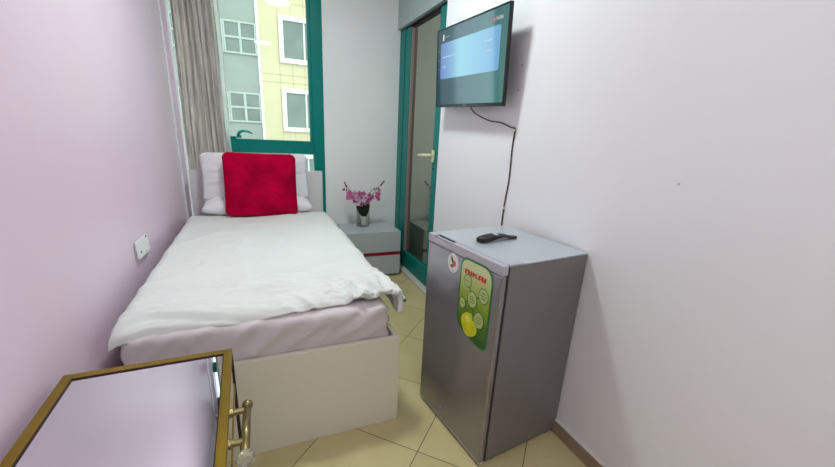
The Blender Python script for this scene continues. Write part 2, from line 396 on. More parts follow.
# ---- duvet
def duvet():
    ur, ul, vf, vh = .470, -.448, 1.452, 3.13
    nu, nv = 230, 250
    U0, U1 = ul-.098, ur+.150
    V0, V1 = vf-.112, vh+.06
    def bend(d, r):
        if d <= 0: return d, 0
        if d < r*PI/2: return r*math.sin(d/r), r*(1-math.cos(d/r))
        return r, r+(d-r*PI/2)
    def fbm(a, b, c=0):
        v = Vector((a, b, c)); return noise.noise(v)+.5*noise.noise(v*2.1)+.25*noise.noise(v*4.3)
    def P(u, v):
        cr = math.exp(-((u-.56)**2/.035 + (v-1.42)**2/.045))          # scrunched right foot corner
        cr2 = math.exp(-((u-.36)**2/.05 + (v-1.41)**2/.012))
        cl = math.exp(-((u+.52)**2/.012 + (v-1.38)**2/.03))            # hanging left foot corner
        rr = .075; rl = .045; rf = .075
        z = 0; x = u; y = v; zx = zy = 0
        if u > ur: h, dz = bend(u-ur, rr); x = ur+h; zx = dz
        elif u < ul: h, dz = bend((ul-u)*(1-.42*cl), rl); x = ul-h; zx = dz
        # front overhang: a puffy roll, lower on the left, lifted towards the right
        vfe = vf
        t_ = min(1, max(0, (u+.45)/.85)); d = (vfe-v)*(.84 - .30*t_*t_ + .04*cl + .12*noise.noise(Vector((u*5, 0, 7))))
        if d > 0:
            h, dz = bend(d, rf); y = vfe-h; zy = dz
        if v > vh:
            h, dz = bend(v-vh, .035); y = vh+h; z -= dz*.9
        # combined corner must not double-drop too far
        z += .612 - max(zx, zy) - .35*min(zx, zy)
        # thickness of down: gentle loft
        z += .010*fbm(u*2.2, v*1.6) + .004*fbm(u*6, v*5, 3)
        # creases running across the bed near the foot
        fr = math.exp(-((v-1.55)**2)/.03)*(1-cr)
        wv = v + .05*math.sin(u*3.1) + .03*fbm(u*3, v*2)
        z += fr*.014*(1-abs(noise.noise(Vector((u*1.6, wv*13, 4)))))**6 + fr*.020*noise.noise(Vector((u*2.0, wv*26, 1))) + fr*.008*noise.noise(Vector((u*6, wv*60, 5)))
        # long soft drag creases towards the head
        z += .006*(1-abs(noise.noise(Vector((u*1.5+v*2.2, v*2-u*3, 5)))))**8 + .005*noise.noise(Vector((u*2 + v*1.5, v*7 - u*3, 9)))*(1-fr)
        # scrunch at right foot corner
        wa = (u*.8 + v*.9) + .05*fbm(u*7, v*7, 2)
        wb = (u*.95 + v*.45) + .03*fbm(u*4, v*4, 2); s1 = noise.noise(Vector((wb*15, (u*.4-v)*4, 6))); s2 = noise.noise(Vector((wb*13+3, (u*.4-v)*5, 8)))
        k = min(1, cr+cr2)
        z += k*(.030*s1 + .034*(1-abs(s2))**4 + .006*noise.noise(Vector((wb*40, (u-v)*12, 3)))) + .004*cr
        x += k*.006*s2 + (.018*noise.noise(Vector((v*9, 1, 1))) + .008*noise.noise(Vector((v*24, 1, 4))))*min(1, max(0, (u-ur)/.1)) + .004*cr*min(1, max(0, (u-ur)/.1))
        y -= k*.012*abs(s1) + .01*noise.noise(Vector((u*6, 2, 3)))*min(1, max(0, (vf-v)/.08))
        # left corner hangs towards the camera
        y -= .010*cl; z -= .006*cl
        x = max(x, XL+.030+.006*noise.noise(Vector((v*10, z*20, 0))))
        return Vector((x, y, z))
    bm = bmesh.new()
    g = [[bm.verts.new(P(U0+(U1-U0)*i/nu, V0+(V1-V0)*j/nv)) for j in range(nv+1)] for i in range(nu+1)]
    for i in range(nu):
        for j in range(nv): bm.faces.new((g[i][j], g[i+1][j], g[i+1][j+1], g[i][j+1]))
    o = obj('duvet', bm, 'duvet', None, sm=True)
    s = o.modifiers.new('s', 'SOLIDIFY'); s.thickness = .022; s.offset = -1
    tag(o, 'white rumpled duvet spread over the single bed, hanging scrunched at the foot corner', 'duvet')
duvet()

# ---- pillows
def cushion_bm(w, h, T, p=2.6, pinch=.05, wr=.01, seed=0, n=46, edge=.004):
    bm = bmesh.new(); top = {}; bot = {}
    for i in range(n+1):
        for j in range(n+1):
            u = -1+2*i/n; v = -1+2*j/n
            u = math.copysign(1-(1-abs(u))**1.25, u); v = math.copysign(1-(1-abs(v))**1.25, v)
            e = max(0, (1-abs(u)**p)*(1-abs(v)**p))**.5
            xx = u*w/2*(1-pinch*(1-v*v)*abs(u)**3); zz = v*h/2*(1-pinch*(1-u*u)*abs(v)**3)
            # rounded outline at the corners
            cc = max(0, abs(u)-.86)/.14*max(0, abs(v)-.86)/.14
            xx -= math.copysign(cc*w*.028, u); zz -= math.copysign(cc*h*.028, v)
            q = Vector((xx*7+seed, zz*7, seed))
            wn = noise.noise(q)+.5*noise.noise(q*2.3)
            rad = noise.noise(Vector((math.atan2(v, u)*4, 3+seed, (u*u+v*v)*1.2)))
            t = T/2*e + edge + wr*(wn*.6+rad*.7)*e**.6
            t2 = T/2*e + edge + wr*(noise.noise(q+Vector((5, 5, 5))))*e**.6
            border = i in (0, n) or j in (0, n)
            top[i, j] = bm.verts.new((xx, -t, zz)); bot[i, j] = bm.verts.new((xx, t2 if not border else t2, zz))
    for i in range(n):
        for j in range(n):
            bm.faces.new((top[i, j], top[i+1, j], top[i+1, j+1], top[i, j+1]))
            bm.faces.new((bot[i, j+1], bot[i+1, j+1], bot[i+1, j], bot[i, j]))
    for i in range(n):
        bm.faces.new((top[i+1, 0], top[i, 0], bot[i, 0], bot[i+1, 0])); bm.faces.new((top[i, n], top[i+1, n], bot[i+1, n], bot[i, n]))
        bm.faces.new((top[0, i], top[0, i+1], bot[0, i+1], bot[0, i])); bm.faces.new((top[n, i+1], top[n, i], bot[n, i], bot[n, i+1]))
    return bm
def place(bm, loc, rx, ry=0, rz=0):
    bm.transform(Matrix.Translation(loc) @ Matrix.Rotation(rz, 4, 'Z') @ Matrix.Rotation(rx, 4, 'X') @ Matrix.Rotation(ry, 4, 'Y')); return bm
R_ = math.radians
o = obj('pillow', place(cushion_bm(.80, .26, .16, pinch=.03, wr=.016, seed=3), (.0, 3.232, .675), R_(-80)), 'pillow', None, sm=True)
tag(o, 'white pillow lying flat under the upright one by the headboard', 'pillow', None)
o = obj('pillow', place(cushion_bm(.785, .37, .12, pinch=.03, wr=.014, seed=8), (-.002, 3.262, .885), R_(-12), R_(-.5)), 'pillow', None, sm=True)
tag(o, 'white pillow propped upright against the headboard behind the red cushion', 'pillow', None)
o = obj('cushion', place(cushion_bm(.515, .475, .15, pinch=.02, wr=.010, seed=1, n=70, edge=.012), (.024, 3.105, .842), R_(-12), R_(.8)), 'red', None, sm=True)
tag(o, 'square crimson red plush cushion leaning on the white pillows', 'cushion')

# ------------------------------------------------------------------ nightstand
nx0, nx1, ny0, ny1 = .66, 1.163, 3.078, 3.46
ns = thing('nightstand', 'grey gloss two drawer nightstand with a crimson strip between bed and glass door', 'nightstand', ((nx0+nx1)/2, (ny0+ny1)/2, 0))
obj('cabinet_body', B((nx0, nx1, ny0+.02, ny1, .018, .4245)), 'night', ns, bevel=0.0015)
obj('plinth', B((nx0+.02, nx1-.02, ny0+.04, ny1, 0, .0175)), 'shadow_gap', ns)
obj('drawer_front', B((nx0, nx1, ny0, ny0+.0195, .236, .4245)), 'night', ns, bevel=0.0015)
obj('drawer_front', B((nx0, nx1, ny0, ny0+.0195, .018, .203)), 'night', ns, bevel=0.0015)
o = obj('accent_strip', B((nx0, nx1-.001, ny0+.004, ny0+.0195, .2035, .2355)), 'night_red', ns); o['label'] = 'crimson glossy strip between the drawers'

# ---- glass vase and the potted orchid inside it
vx, vy, vz = .893, 3.345, .4250
bm = lathe([(0, .003), (.056, .003), (.060, .0), (.061, .006), (.061, .148), (.0605, .151), (.0595, .148)], 40)
bm.transform(Matrix.Translation((vx-.012, vy, vz+.0008)))
o = obj('glass_vase', bm, 'vase_glass', None, sm=True); tag(o, 'clear glass cylinder vase on the grey nightstand', 'vase')
pl = thing('potted_orchid', 'pink artificial orchid in a white pot inside the glass vase', 'potted plant', (vx, vy, vz+.007))
obj('pot', lathe([(0, .0), (.030, .0), (.033, .004), (.037, .082), (.037, .086), (.034, .086), (.033, .078), (0, .078)], 36, 0, 0, 0), 'pot', pl, world=False, sm=True)
obj('soil', lathe([(0, .083), (.02, .081), (.0325, .079)], 24), 'soil', pl, world=False, sm=True)
def leafbm(p0, dirv, L_, w, droop=.02):
    bm = bmesh.new(); d = Vector(dirv).normalized(); side = d.cross(Vector((0, 1, 0))).normalized(); nrm = d.cross(side).normalized(); n = 8
    rows = []
    for i in range(n+1):
        s = i/n; ww = w*math.sin(PI*min(1, s*.92+.08))**.7; c = Vector(p0) + d*L_*s + Vector((0, 0, -droop*s*s))
        rows.append([bm.verts.new(c + side*ww*k + nrm*(abs(k)*.006)) for k in (-1, 0, 1)])
    for a, b_ in zip(rows, rows[1:]):
        for k in range(2): bm.faces.new((a[k], a[k+1], b_[k+1], b_[k]))
    return bm
for (dx, dy, dz, L_, w) in ((-.42, -.25, 1, .155, .027), (-.18, -.2, 1, .165, .028), (.16, -.25, 1, .165, .026), (-.55, .1, 1, .15, .026), (.02, -.4, 1, .15, .026), (.30, .1, 1, .17, .024)):
    o = obj('leaf', leafbm((0, 0, .075), (dx, dy, dz), L_, w), 'leaf', pl, world=False, sm=True); s = o.modifiers.new('s', 'SOLIDIFY'); s.thickness = .002
sprays = [[(0, 0, .08), (-.01, -.01, .20), (-.06, -.02, .27), (-.13, -.03, .315), (-.185, -.03, .395)],
          [(0, 0, .08), (.0, -.01, .20), (-.04, -.03, .285), (-.10, -.03, .30), (-.205, -.03, .335)],
          [(0, 0, .08), (.01, 0, .20), (.02, -.02, .28), (.07, -.02, .33), (.125, -.02, .345)],
          [(0, 0, .08), (.02, 0, .19), (.06, -.01, .27), (.10, -.01, .32), (.175, -.01, .405)]]
for s in sprays:
    bm = bmesh.new(); tube(bm, s, [.0028, .0026, .0022, .0018, .0012], 6); obj('stem', bm, 'stem', pl, world=False, sm=True)
def flower(p, r, pale, tilt, seed):
    rnd = random.Random(seed); bm = bmesh.new()
    for k in range(5):
        a = 2*PI*k/5 + rnd.random()*.5; rows = []
        for i in range(5):
            s = i/4; ww = r*.42*math.sin(PI*(s*.85+.1)); cr = r*s
            for_k = []
            for j in (-1, 0, 1):
                x = math.cos(a)*cr - math.sin(a)*ww*j; z = math.sin(a)*cr + math.cos(a)*ww*j
                y = -.35*r*(s-.3)*s - .12*r*abs(j)
                for_k.append(bm.verts.new((x, y, z)))
            rows.append(for_k)
        for A, B_ in zip(rows, rows[1:]):
            for j in range(2): bm.faces.new((A[j], A[j+1], B_[j+1], B_[j]))
    mt_ = Matrix.Translation(p) @ Matrix.Rotation(tilt[0], 4, 'X') @ Matrix.Rotation(tilt[1], 4, 'Z')
    bm.transform(mt_)
    o = obj('flower', bm, 'petal_pale' if pale else 'petal', pl, world=False, sm=True); s = o.modifiers.new('s', 'SOLIDIFY'); s.thickness = .0012
    c = bmesh.new(); bmesh.ops.create_icosphere(c, subdivisions=1, radius=r*.22, matrix=mt_ @ Matrix.Translation((0, -r*.12, 0)))
    obj('flower_core', c, 'petal_core', o, world=False, sm=True)
fl = [(-.145, .300, .032, 0), (-.125, .272, .030, 0), (-.160, .268, .028, 0), (-.105, .305, .030, 1), (-.085, .262, .030, 1), (-.060, .300, .032, 0), (-.072, .228, .030, 1),
      (-.045, .262, .034, 1), (-.045, .212, .028, 0), (-.018, .300, .028, 0), (.000, .262, .036, 1), (.012, .235, .034, 0), (.045, .255, .028, 0), (.062, .275, .024, 0),
      (.112, .300, .030, 0), (.118, .272, .028, 0), (.122, .330, .022, 1), (.118, .250, .018, 0), (-.10, .235, .022, 0), (.030, .290, .024, 0)]
for k, (x, z, r, pale) in enumerate(fl):
    flower((x, -.035-.012*(k % 3), z), r, pale, (R_(random.uniform(-25, 20)), R_(random.uniform(-35, 35))), k)
for (x, z) in ((-.200, .335), (-.19, .337), (-.168, .335), (-.185, .395), (-.178, .375), (-.172, .36), (.125, .345), (.105, .342), (.085, .338), (.175, .405), (.160, .390), (.150, .375)):
    c = bmesh.new(); bmesh.ops.create_icosphere(c, subdivisions=2, radius=.0075, matrix=Matrix.Translation((x, -.025, z)) @ Matrix.Diagonal((1, 1, 1.3, 1)))
    obj('bud', c, 'petal_core', pl, world=False, sm=True)

# ------------------------------------------------------------------ fridge (local: x = depth away from the door face, y = along the door, z up)
FR = thing('mini_fridge', 'silver grey undercounter fridge with a green lemon sticker standing against the white wall', 'fridge', (.735, .966, 0), .120)
LW, LD, LH = .481, .439, .861
obj('fridge_body', B((.0345, LD, .001, LW-.002, .022, LH-.0052)), 'fridge', FR, world=False, bevel=0.004)
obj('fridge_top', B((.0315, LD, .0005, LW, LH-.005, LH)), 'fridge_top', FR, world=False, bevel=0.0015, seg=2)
door = obj('fridge_door', B((.0, .0255, .0, LW, .024, LH-.035)), 'fridge_door', FR, world=False, bevel=0.008, seg=3)
obj('door_gasket', B((.0258, .0342, .004, LW-.004, .03, LH-.008)), 'gasket', FR, world=False)
obj('top_seam', B((.0258, .0310, .004, LW-.004, LH-.0075, LH-.003)), 'gasket', FR, world=False)
# door cap with a recessed finger grip
cap = obj('door_cap', B((.0005, .0255, .0, .305, LH-.0345, LH+.001), (.0005, .0255, .435, LW, LH-.0345, LH+.001), (.012, .0255, .3055, .4345, LH-.0345, LH-.006), (.0005, .004, .3055, .4345, LH-.0345, LH-.010)), 'fridge_trim', FR, world=False, bevel=0.003)
bm = B((.006, .0115, .31, .43, LH-.034, LH-.016)); obj('finger_grip', bm, 'fridge', cap, world=False)
obj('top_hinge', B((.033, .095, -.003, .020, LH+.0003, LH+.004), ), 'fridge_trim', FR, world=False, bevel=0.002)
for (x, y) in ((.08, .03), (.08, LW-.03), (LD-.04, .03), (LD-.04, LW-.03)):
    bm = lathe([(0, 0), (.016, 0), (.016, .0215), (0, .0215)], 16); bm.transform(Matrix.Translation((x, y, 0))); obj('foot', bm, 'gasket', FR, world=False)
obj('door_bottom_trim', B((.003, .0255, .002, LW-.002, .012, .0235)), 'fridge_trim', FR, world=False, bevel=0.002)
obj('kick_plate', B((.035, LD-.01, .015, LW-.015, .003, .0215)), 'gasket', FR, world=False)
f = lambda y, z, h: Vector((-.0004-h, y, z))
# keyhole
ky = obj('door_lock', prism(ellipse(.290, .070, .009, .012), f, .002), 'fridge_trim', door, world=False)
obj('lock_slot', prism([(.2925, .062), (.2885, .062), (.2885, .078), (.2925, .078)], lambda y, z, h: f(y, z, h+.0021), .0004), 'dark', door, world=False)
# round white sticker with a small bird
st = obj('bird_sticker', prism(ellipse(.284, .783, .036, .041, 36), f, .0006), mat('white sticker paper', (225, 222, 222), .5), door, world=False)
st['label'] = 'oval white sticker with a small orange and green bird'
def fl_(y, z, h, k=1): return f(y, z, h+.0007*k)
orange = mat('orange print', (196, 110, 50), .5); green = mat('green print', (40, 110, 50), .5); dred = mat('brown print', (110, 50, 40), .5)
# (y decreases to the viewer's right)
for poly, m_ in (([(.300, .812), (.288, .806), (.279, .786), (.284, .779), (.296, .790)], green),
                 ([(.285, .790), (.276, .797), (.266, .792), (.262, .782), (.268, .772), (.280, .768), (.290, .775)], orange),
                 ([(.292, .776), (.280, .770), (.285, .762), (.297, .764), (.303, .770)], dred),
                 ([(.284, .757), (.280, .757), (.280, .750), (.284, .750)], dred)):
    obj('bird_print', prism(poly, lambda y, z, h: fl_(y, z, h), .0003), m_, st, world=False)
# the green advertising sticker
outer = round_poly([(.229, .835), (.038, .835), (.038, .510), (.100, .508), (.229, .540)], [.045, .060, .030, .03, .045], 8)
green_rim = mat('green sticker rim', (20, 120, 50), .35, var=.05)
stk = obj('lemon_sticker', prism(outer, f, .0006), green_rim, door, world=False); stk['label'] = 'tall green advertising sticker with a lemon and red lettering'
sg = bpy.data.materials.new('green to lime print'); sg.use_nodes = True; nt = sg.node_tree
tc = nt.nodes.new('ShaderNodeTexCoord'); sp = nt.nodes.new('ShaderNodeSeparateXYZ'); nt.links.new(tc.outputs['Object'], sp.inputs[0])
mr = nt.nodes.new('ShaderNodeMapRange'); mr.inputs['From Min'].default_value = .51; mr.inputs['From Max'].default_value = .84; nt.links.new(sp.outputs['Z'], mr.inputs['Value'])
nz = nt.nodes.new('ShaderNodeTexNoise'); nz.inputs['Scale'].default_value = 14; nt.links.new(tc.outputs['Object'], nz.inputs['Vector'])
ad = nt.nodes.new('ShaderNodeMath'); ad.operation = 'MULTIPLY_ADD'; ad.inputs[1].default_value = .22; nt.links.new(nz.outputs['Fac'], ad.inputs[0]); nt.links.new(mr.outputs[0], ad.inputs[2])
cr = nt.nodes.new('ShaderNodeValToRGB'); el = cr.color_ramp.elements
el[0].position = .1; el[0].color = lin((30, 70, 12)); el[1].position = 1.0; el[1].color = lin((206, 214, 160))
for p_, c_ in ((.35, (70, 120, 20)), (.6, (130, 160, 30)), (.8, (186, 200, 110))):
    e = el.new(p_); e.color = lin(c_)
nt.links.new(ad.outputs[0], cr.inputs[0]); nt.links.new(cr.outputs[0], nt.nodes['Principled BSDF'].inputs['Base Color']); nt.nodes['Principled BSDF'].inputs['Roughness'].default_value = .35
inner = round_poly([(.222, .827), (.046, .827), (.046, .519), (.100, .517), (.222, .547)], [.040, .054, .026, .026, .04], 8)
obj('sticker_field', prism(inner, lambda y, z, h: fl_(y, z, h), .0003), sg, stk, world=False)
# lemon with a pointed end, then bubbles over it
lem = mat('lemon print', (208, 212, 20), .35, var=.12, scale=30)
obj('lemon_print', prism([(y+.004*math.cos(3*a), z) for (y, z), a in zip(ellipse(.148, .574, .047, .051, 36, R_(20)), [2*PI*k/36 for k in range(36)])], lambda y, z, h: fl_(y, z, h, 1.6), .0003), lem, stk, world=False)
obj('lemon_highlight', prism(ellipse(.158, .596, .016, .013, 20), lambda y, z, h: fl_(y, z, h, 2.2), .0002), mat('pale lemon print', (226, 230, 110), .35), stk, world=False)
bub = [(.177, .747, .025, .027), (.141, .683, .029, .034), (.079, .721, .028, .031), (.198, .647, .020, .024), (.092, .618, .029, .034)]
ln = bmesh.new()
def link(a, b_):
    a = Vector(a); b_ = Vector(b_); d = (b_-a).normalized(); n_ = Vector((-d.y, d.x))*.0025
    add_prism(ln, [tuple(a+n_), tuple(b_+n_), tuple(b_-n_), tuple(a-n_)], lambda y, z, h: fl_(y, z, h, 2.6), .0003)
link(bub[0][:2], bub[1][:2]); link(bub[1][:2], bub[2][:2]); link(bub[1][:2], bub[3][:2]); link(bub[1][:2], (.125, .60)); 
obj('bubble_links', ln, green_rim, stk, world=False)
palem = mat('pale green print', (178, 198, 122), .4)
for (y, z, ry, rz) in bub:
    o = obj('bubble', prism(ellipse(y, z, ry, rz, 30), lambda y, z, h: fl_(y, z, h, 3.2), .0002), green_rim, stk, world=False)
    obj('bubble_fill', prism(ellipse(y, z, ry-.003, rz-.003, 30), lambda y, z, h: fl_(y, z, h, 3.7), .0002), palem, stk, world=False)
    tx = bmesh.new()
    nrow = 3 if rz > .03 else 1
    for k in range(nrow):
        zz = z+(k-(nrow-1)/2)*.0105; wd = ry*.62*(1 if k == nrow//2 else .75)
        add_prism(tx, [(y-wd, zz-.0016), (y-wd, zz+.0016), (y+wd, zz+.0016), (y+wd, zz-.0016)], lambda y, z, h: fl_(y, z, h, 4.2), .0002)
    obj('bubble_print', tx, mat('grey green small print', (96, 124, 62), .5), stk, world=False)
# red brand lettering  n I K A I, in heavy strokes; s runs to the viewer's right
def letters(s0, z0, hgt, wid):
    bm = bmesh.new(); st_ = .30
    def q(poly, ox):
        add_prism(bm, [(s0-(ox+a*wid), z0+b_*hgt) for a, b_ in poly], lambda y, z, h: fl_(y, z, h, 2.6), .0006)
    o_ = 0
    q([(0, 0), (0, 1), (st_, 1), (st_, 0)], o_); q([(st_, .72), (st_, 1), (.62, 1), (.62, .72)], o_); q([(.62, 0), (.62, .8), (.62+.02, 1), (.86, 1), (.92, .85), (.92, 0)], o_)   # n-shaped N
    o_ = wid*1.08; q([(0, 0), (0, 1), (st_, 1), (st_, 0)], o_)                                                                       # I
    o_ = wid*1.54; q([(0, 0), (0, 1), (st_, 1), (st_, 0)], o_); q([(st_, .42), (st_, .62), (.62, 1), (1.0, 1), (.52, .52)], o_); q([(st_+.1, .56), (.42, .40), (.70, 0), (1.05, 0), (.62, .6)], o_)  # K
    o_ = wid*2.68; q([(0, 0), (0, .85), (.08, 1), (.86, 1), (.92, .85), (.92, .75), (.28, .75), (.28, 0)], o_); q([(.62, 0), (.62, .75), (.92, .75), (.92, 0)], o_); q([(.28, .28), (.28, .48), (.62, .48), (.62, .28)], o_)  # A
    o_ = wid*3.76; q([(0, 0), (0, 1), (st_, 1), (st_, 0)], o_)                                                                       # I
    return bm
lt = obj('brand_lettering', letters(.199, .772, .0185, .0305), mat('red print', (205, 24, 30), .35), stk, world=False); lt['label'] = 'red lettering NIKAI'

# ---- remote control on the fridge top
rm = thing('remote_control', 'black curved remote control lying on the fridge top', 'remote control', (.912, 1.262, LH+.0012), R_(8))
def remote_bm():
    bm = bmesh.new(); n = 18; rows = []
    for i in range(n+1):
        s = i/n; x = (s-.5)*.205; w = .0235*(1-.25*max(0, s-.6)/.4); w *= 1 - .35*max(0, abs(s-.5)*2-.9)/.1
        zt = .017 + .010*math.sin(PI*min(1, s*1.15)) - .008*s; zb = 0.0 + .010*math.exp(-((s-.62)/.22)**2)
        y0 = .010*math.sin(PI*s)
        rows.append([bm.verts.new((x, y0+a*w, z)) for a, z in ((-1, zb+.003), (-.8, zb), (.8, zb), (1, zb+.003), (1, zt-.003), (.8, zt), (-.8, zt), (-1, zt-.003))])
    for A, Q in zip(rows, rows[1:]):
        for k in range(8): bm.faces.new((A[k], A[(k+1) % 8], Q[(k+1) % 8], Q[k]))
    bm.faces.new(rows[0]); bm.faces.new(list(reversed(rows[-1])))
    return bm
obj('remote_body', remote_bm(), 'black', rm, world=False, sm=False, bevel=0.001)
def ztop(s): return .017 + .010*math.sin(PI*min(1, s*1.15)) - .008*s
for bb in [((s-.5)*.205-.003, (s-.5)*.205+.003, .010*math.sin(PI*s)+c-.0035, .010*math.sin(PI*s)+c+.0035, ztop(s)-.001, ztop(s)+.0012) for s in (.15, .22, .29, .36, .57, .64, .71, .78) for c in (-.011, 0, .011)]: obj('button', B(bb), 'black_matte', rm, world=False)
o = obj('navigation_button', B(((.47-.5)*.205-.006, (.47-.5)*.205+.006, -.004, .020, ztop(.47)-.001, ztop(.47)+.0014)), 'white_plastic', rm, world=False); o['label'] = 'small white button'

# ------------------------------------------------------------------ television
roll, tilt, yaw = -.031, .057, .01
n = Vector((-math.cos(tilt)*math.cos(yaw), -math.cos(tilt)*math.sin(yaw), -math.sin(tilt)))
u = Vector((math.sin(yaw), -math.cos(yaw), 0)); v = u.cross(n) * 1.0
if v.z < 0: v = -v
u, v = math.cos(roll)*u+math.sin(roll)*v, -math.sin(roll)*u+math.cos(roll)*v
TVC = Vector((1.081, 1.958, 1.643))
mw = Matrix(((u.x, v.x, n.x, TVC.x), (u.y, v.y, n.y, TVC.y), (u.z, v.z, n.z, TVC.z), (0, 0, 0, 1)))   # local x = viewer's right, y = up, z = out of the screen
if mw.to_3x3().determinant() < 0: print('TV matrix mirrored')
TV = thing('television', 'flat screen television on the white wall showing a pale blue panel', 'television', matrix=mw)
w, h = .365, .215
obj('back_shell', B((-w+.09, w-.09, -h+.03, h-.08, -.045, -.0165)), 'black_matte', TV, world=False, bevel=0.01)
obj('bezel', B((-w, w, h-.008, h, -.016, .002), (-w, w, -h, -h+.017, -.016, .003), (-w, -w+.008, -h+.017, h-.008, -.016, .002), (w-.008, w, -h+.017, h-.008, -.016, .002), (-w+.002, w-.002, -h+.002, h-.002, -.016, -.004)), 'black', TV, world=False, bevel=0.001)
def scr(name, c, e, rough=.08, **k): return mat(name, tuple(int(x*.12) for x in c), rough, emit=c, estr=e, spec=.8, var=0.0, **k)
smat = bpy.data.materials.new('lit screen backdrop'); smat.use_nodes = True; nt = smat.node_tree; b = nt.nodes['Principled BSDF']
tc = nt.nodes.new('ShaderNodeTexCoord'); sp = nt.nodes.new('ShaderNodeSeparateXYZ'); nt.links.new(tc.outputs['Object'], sp.inputs[0])
mr = nt.nodes.new('ShaderNodeMapRange'); mr.inputs['From Min'].default_value = -w; mr.inputs['From Max'].default_value = w; nt.links.new(sp.outputs['X'], mr.inputs['Value'])
cr = nt.nodes.new('ShaderNodeValToRGB'); cr.color_ramp.elements[0].color = lin((26, 60, 80)); cr.color_ramp.elements[1].color = lin((78, 134, 130))
e = cr.color_ramp.elements.new(.5); e.color = lin((40, 86, 104))
nt.links.new(mr.outputs[0], cr.inputs[0]); nt.links.new(cr.outputs[0], b.inputs['Emission Color']); b.inputs['Emission Strength'].default_value = .75
b.inputs['Base Color'].default_value = (.01, .01, .012, 1); b.inputs['Roughness'].default_value = .07; b.inputs['Specular IOR Level'].default_value = .9
sc = obj('screen', B((-w+.0085, w-.0085, -h+.0175, h-.0085, -.0035, 0)), smat, TV, world=False)
pm = bpy.data.materials.new('lit blue panel'); pm.use_nodes = True; nt = pm.node_tree; b = nt.nodes['Principled BSDF']
tc = nt.nodes.new('ShaderNodeTexCoord'); sp = nt.nodes.new('ShaderNodeSeparateXYZ'); nt.links.new(tc.outputs['Object'], sp.inputs[0])
mr = nt.nodes.new('ShaderNodeMapRange'); mr.inputs['From Min'].default_value = -.31; mr.inputs['From Max'].default_value = .29; nt.links.new(sp.outputs['X'], mr.inputs['Value'])
cr = nt.nodes.new('ShaderNodeValToRGB'); cr.color_ramp.elements[0].color = lin((104, 130, 205)); cr.color_ramp.elements[1].color = lin((120, 176, 222))
e = cr.color_ramp.elements.new(.4); e.color = lin((140, 205, 226))
nt.links.new(mr.outputs[0], cr.inputs[0]); nt.links.new(cr.outputs[0], b.inputs['Emission Color']); b.inputs['Emission Strength'].default_value = .85
b.inputs['Base Color'].default_value = (.02, .02, .02, 1); b.inputs['Roughness'].default_value = .07; b.inputs['Specular IOR Level'].default_value = .9
fs = lambda a, b_, hh: Vector((a, b_, .0002+hh))
obj('screen_panel', prism(round_poly([(-.312, -.055), (.303, -.055), (.303, .137), (-.312, .137)], [.018]*4), fs, .0003), pm, sc, world=False)
whl = scr('lit white print', (225, 232, 235), .8)
icon = [(-.290, .150), (-.272, .150), (-.272, .182), (-.290, .182)]
obj('screen_icon', prism(round_poly(icon, [.004]*4), fs, .0004), whl, sc, world=False)
bm = bmesh.new()
for (a, b_, l_, hh) in ((-.262, .166, .06, .006),): add_prism(bm, [(a, b_-hh/2), (a+l_, b_-hh/2), (a+l_, b_+hh/2), (a, b_+hh/2)], fs, .0004)
obj('screen_title', bm, scr('dim lit title', (120, 160, 175), .7), sc, world=False)
ptm = scr('lit panel print', (160, 200, 228), .85)
for (a, b_, l_, hh) in ((-.285, .062, .17, .008), (-.285, .010, .045, .008), (.17, .085, .07, .008), (.19, .04, .05, .008)):
    obj('panel_text', prism([(a, b_-hh/2), (a+l_, b_-hh/2), (a+l_, b_+hh/2), (a, b_+hh/2)], lambda a, b_, hh: fs(a, b_, hh+.0005), .0002), ptm, sc, world=False)
icm = scr('dim lit icon', (150, 170, 180), .7)
for (a, b_) in ((-.338, .10), (-.338, .05), (-.338, .0)): obj('menu_icon', prism(ellipse(a, b_, .004, .004, 12), fs, .0004), icm, sc, world=False)
lg = obj('logo_badge', prism(round_poly([(.236, .158), (.257, .158), (.257, .173), (.236, .173)], [.004]*4), fs, .0004), scr('lit red logo', (225, 40, 40), .9), sc, world=False)
obj('logo_triangle', prism([(.2435, .162), (.2505, .1655), (.2435, .169)], lambda a, b_, hh: fs(a, b_, hh+.0006), .0002), whl, sc, world=False)
cu = bpy.data.curves.new('logo_outline', 'FONT'); cu.body = 'YouTube'; cu.size = .020; cu.extrude = .0001; cu.offset = .0003
to_ = bpy.data.objects.new('logo_outline', cu); me_ = bpy.data.meshes.new_from_object(to_); bpy.data.objects.remove(to_)
me_.transform(Matrix.Translation((.260, .1595, .0006)) @ Matrix.Diagonal((.72, 1, 1, 1))); me_.materials.clear(); me_.materials.append(whl)
to = bpy.data.objects.new('logo_lettering', me_); C.objects.link(to); to.parent = sc
ft = obj('front_strip', B((-w+.002, -.27, -h+.001, -h+.015, .0031, .0045)), 'black', TV, world=False)
obj('brand_badge', B((-.02, .02, -h+.006, -h+.011, .0031, .0036)), mat('grey badge', (120, 124, 126), .4, metal=.6), TV, world=False)
mwi = mw.inverted()
bk = B((1.12, XR-.0005, 1.80, 2.10, 1.50, 1.76)); bk.transform(mwi); obj('wall_bracket', bk, 'steel', TV, world=False, bevel=0.004)

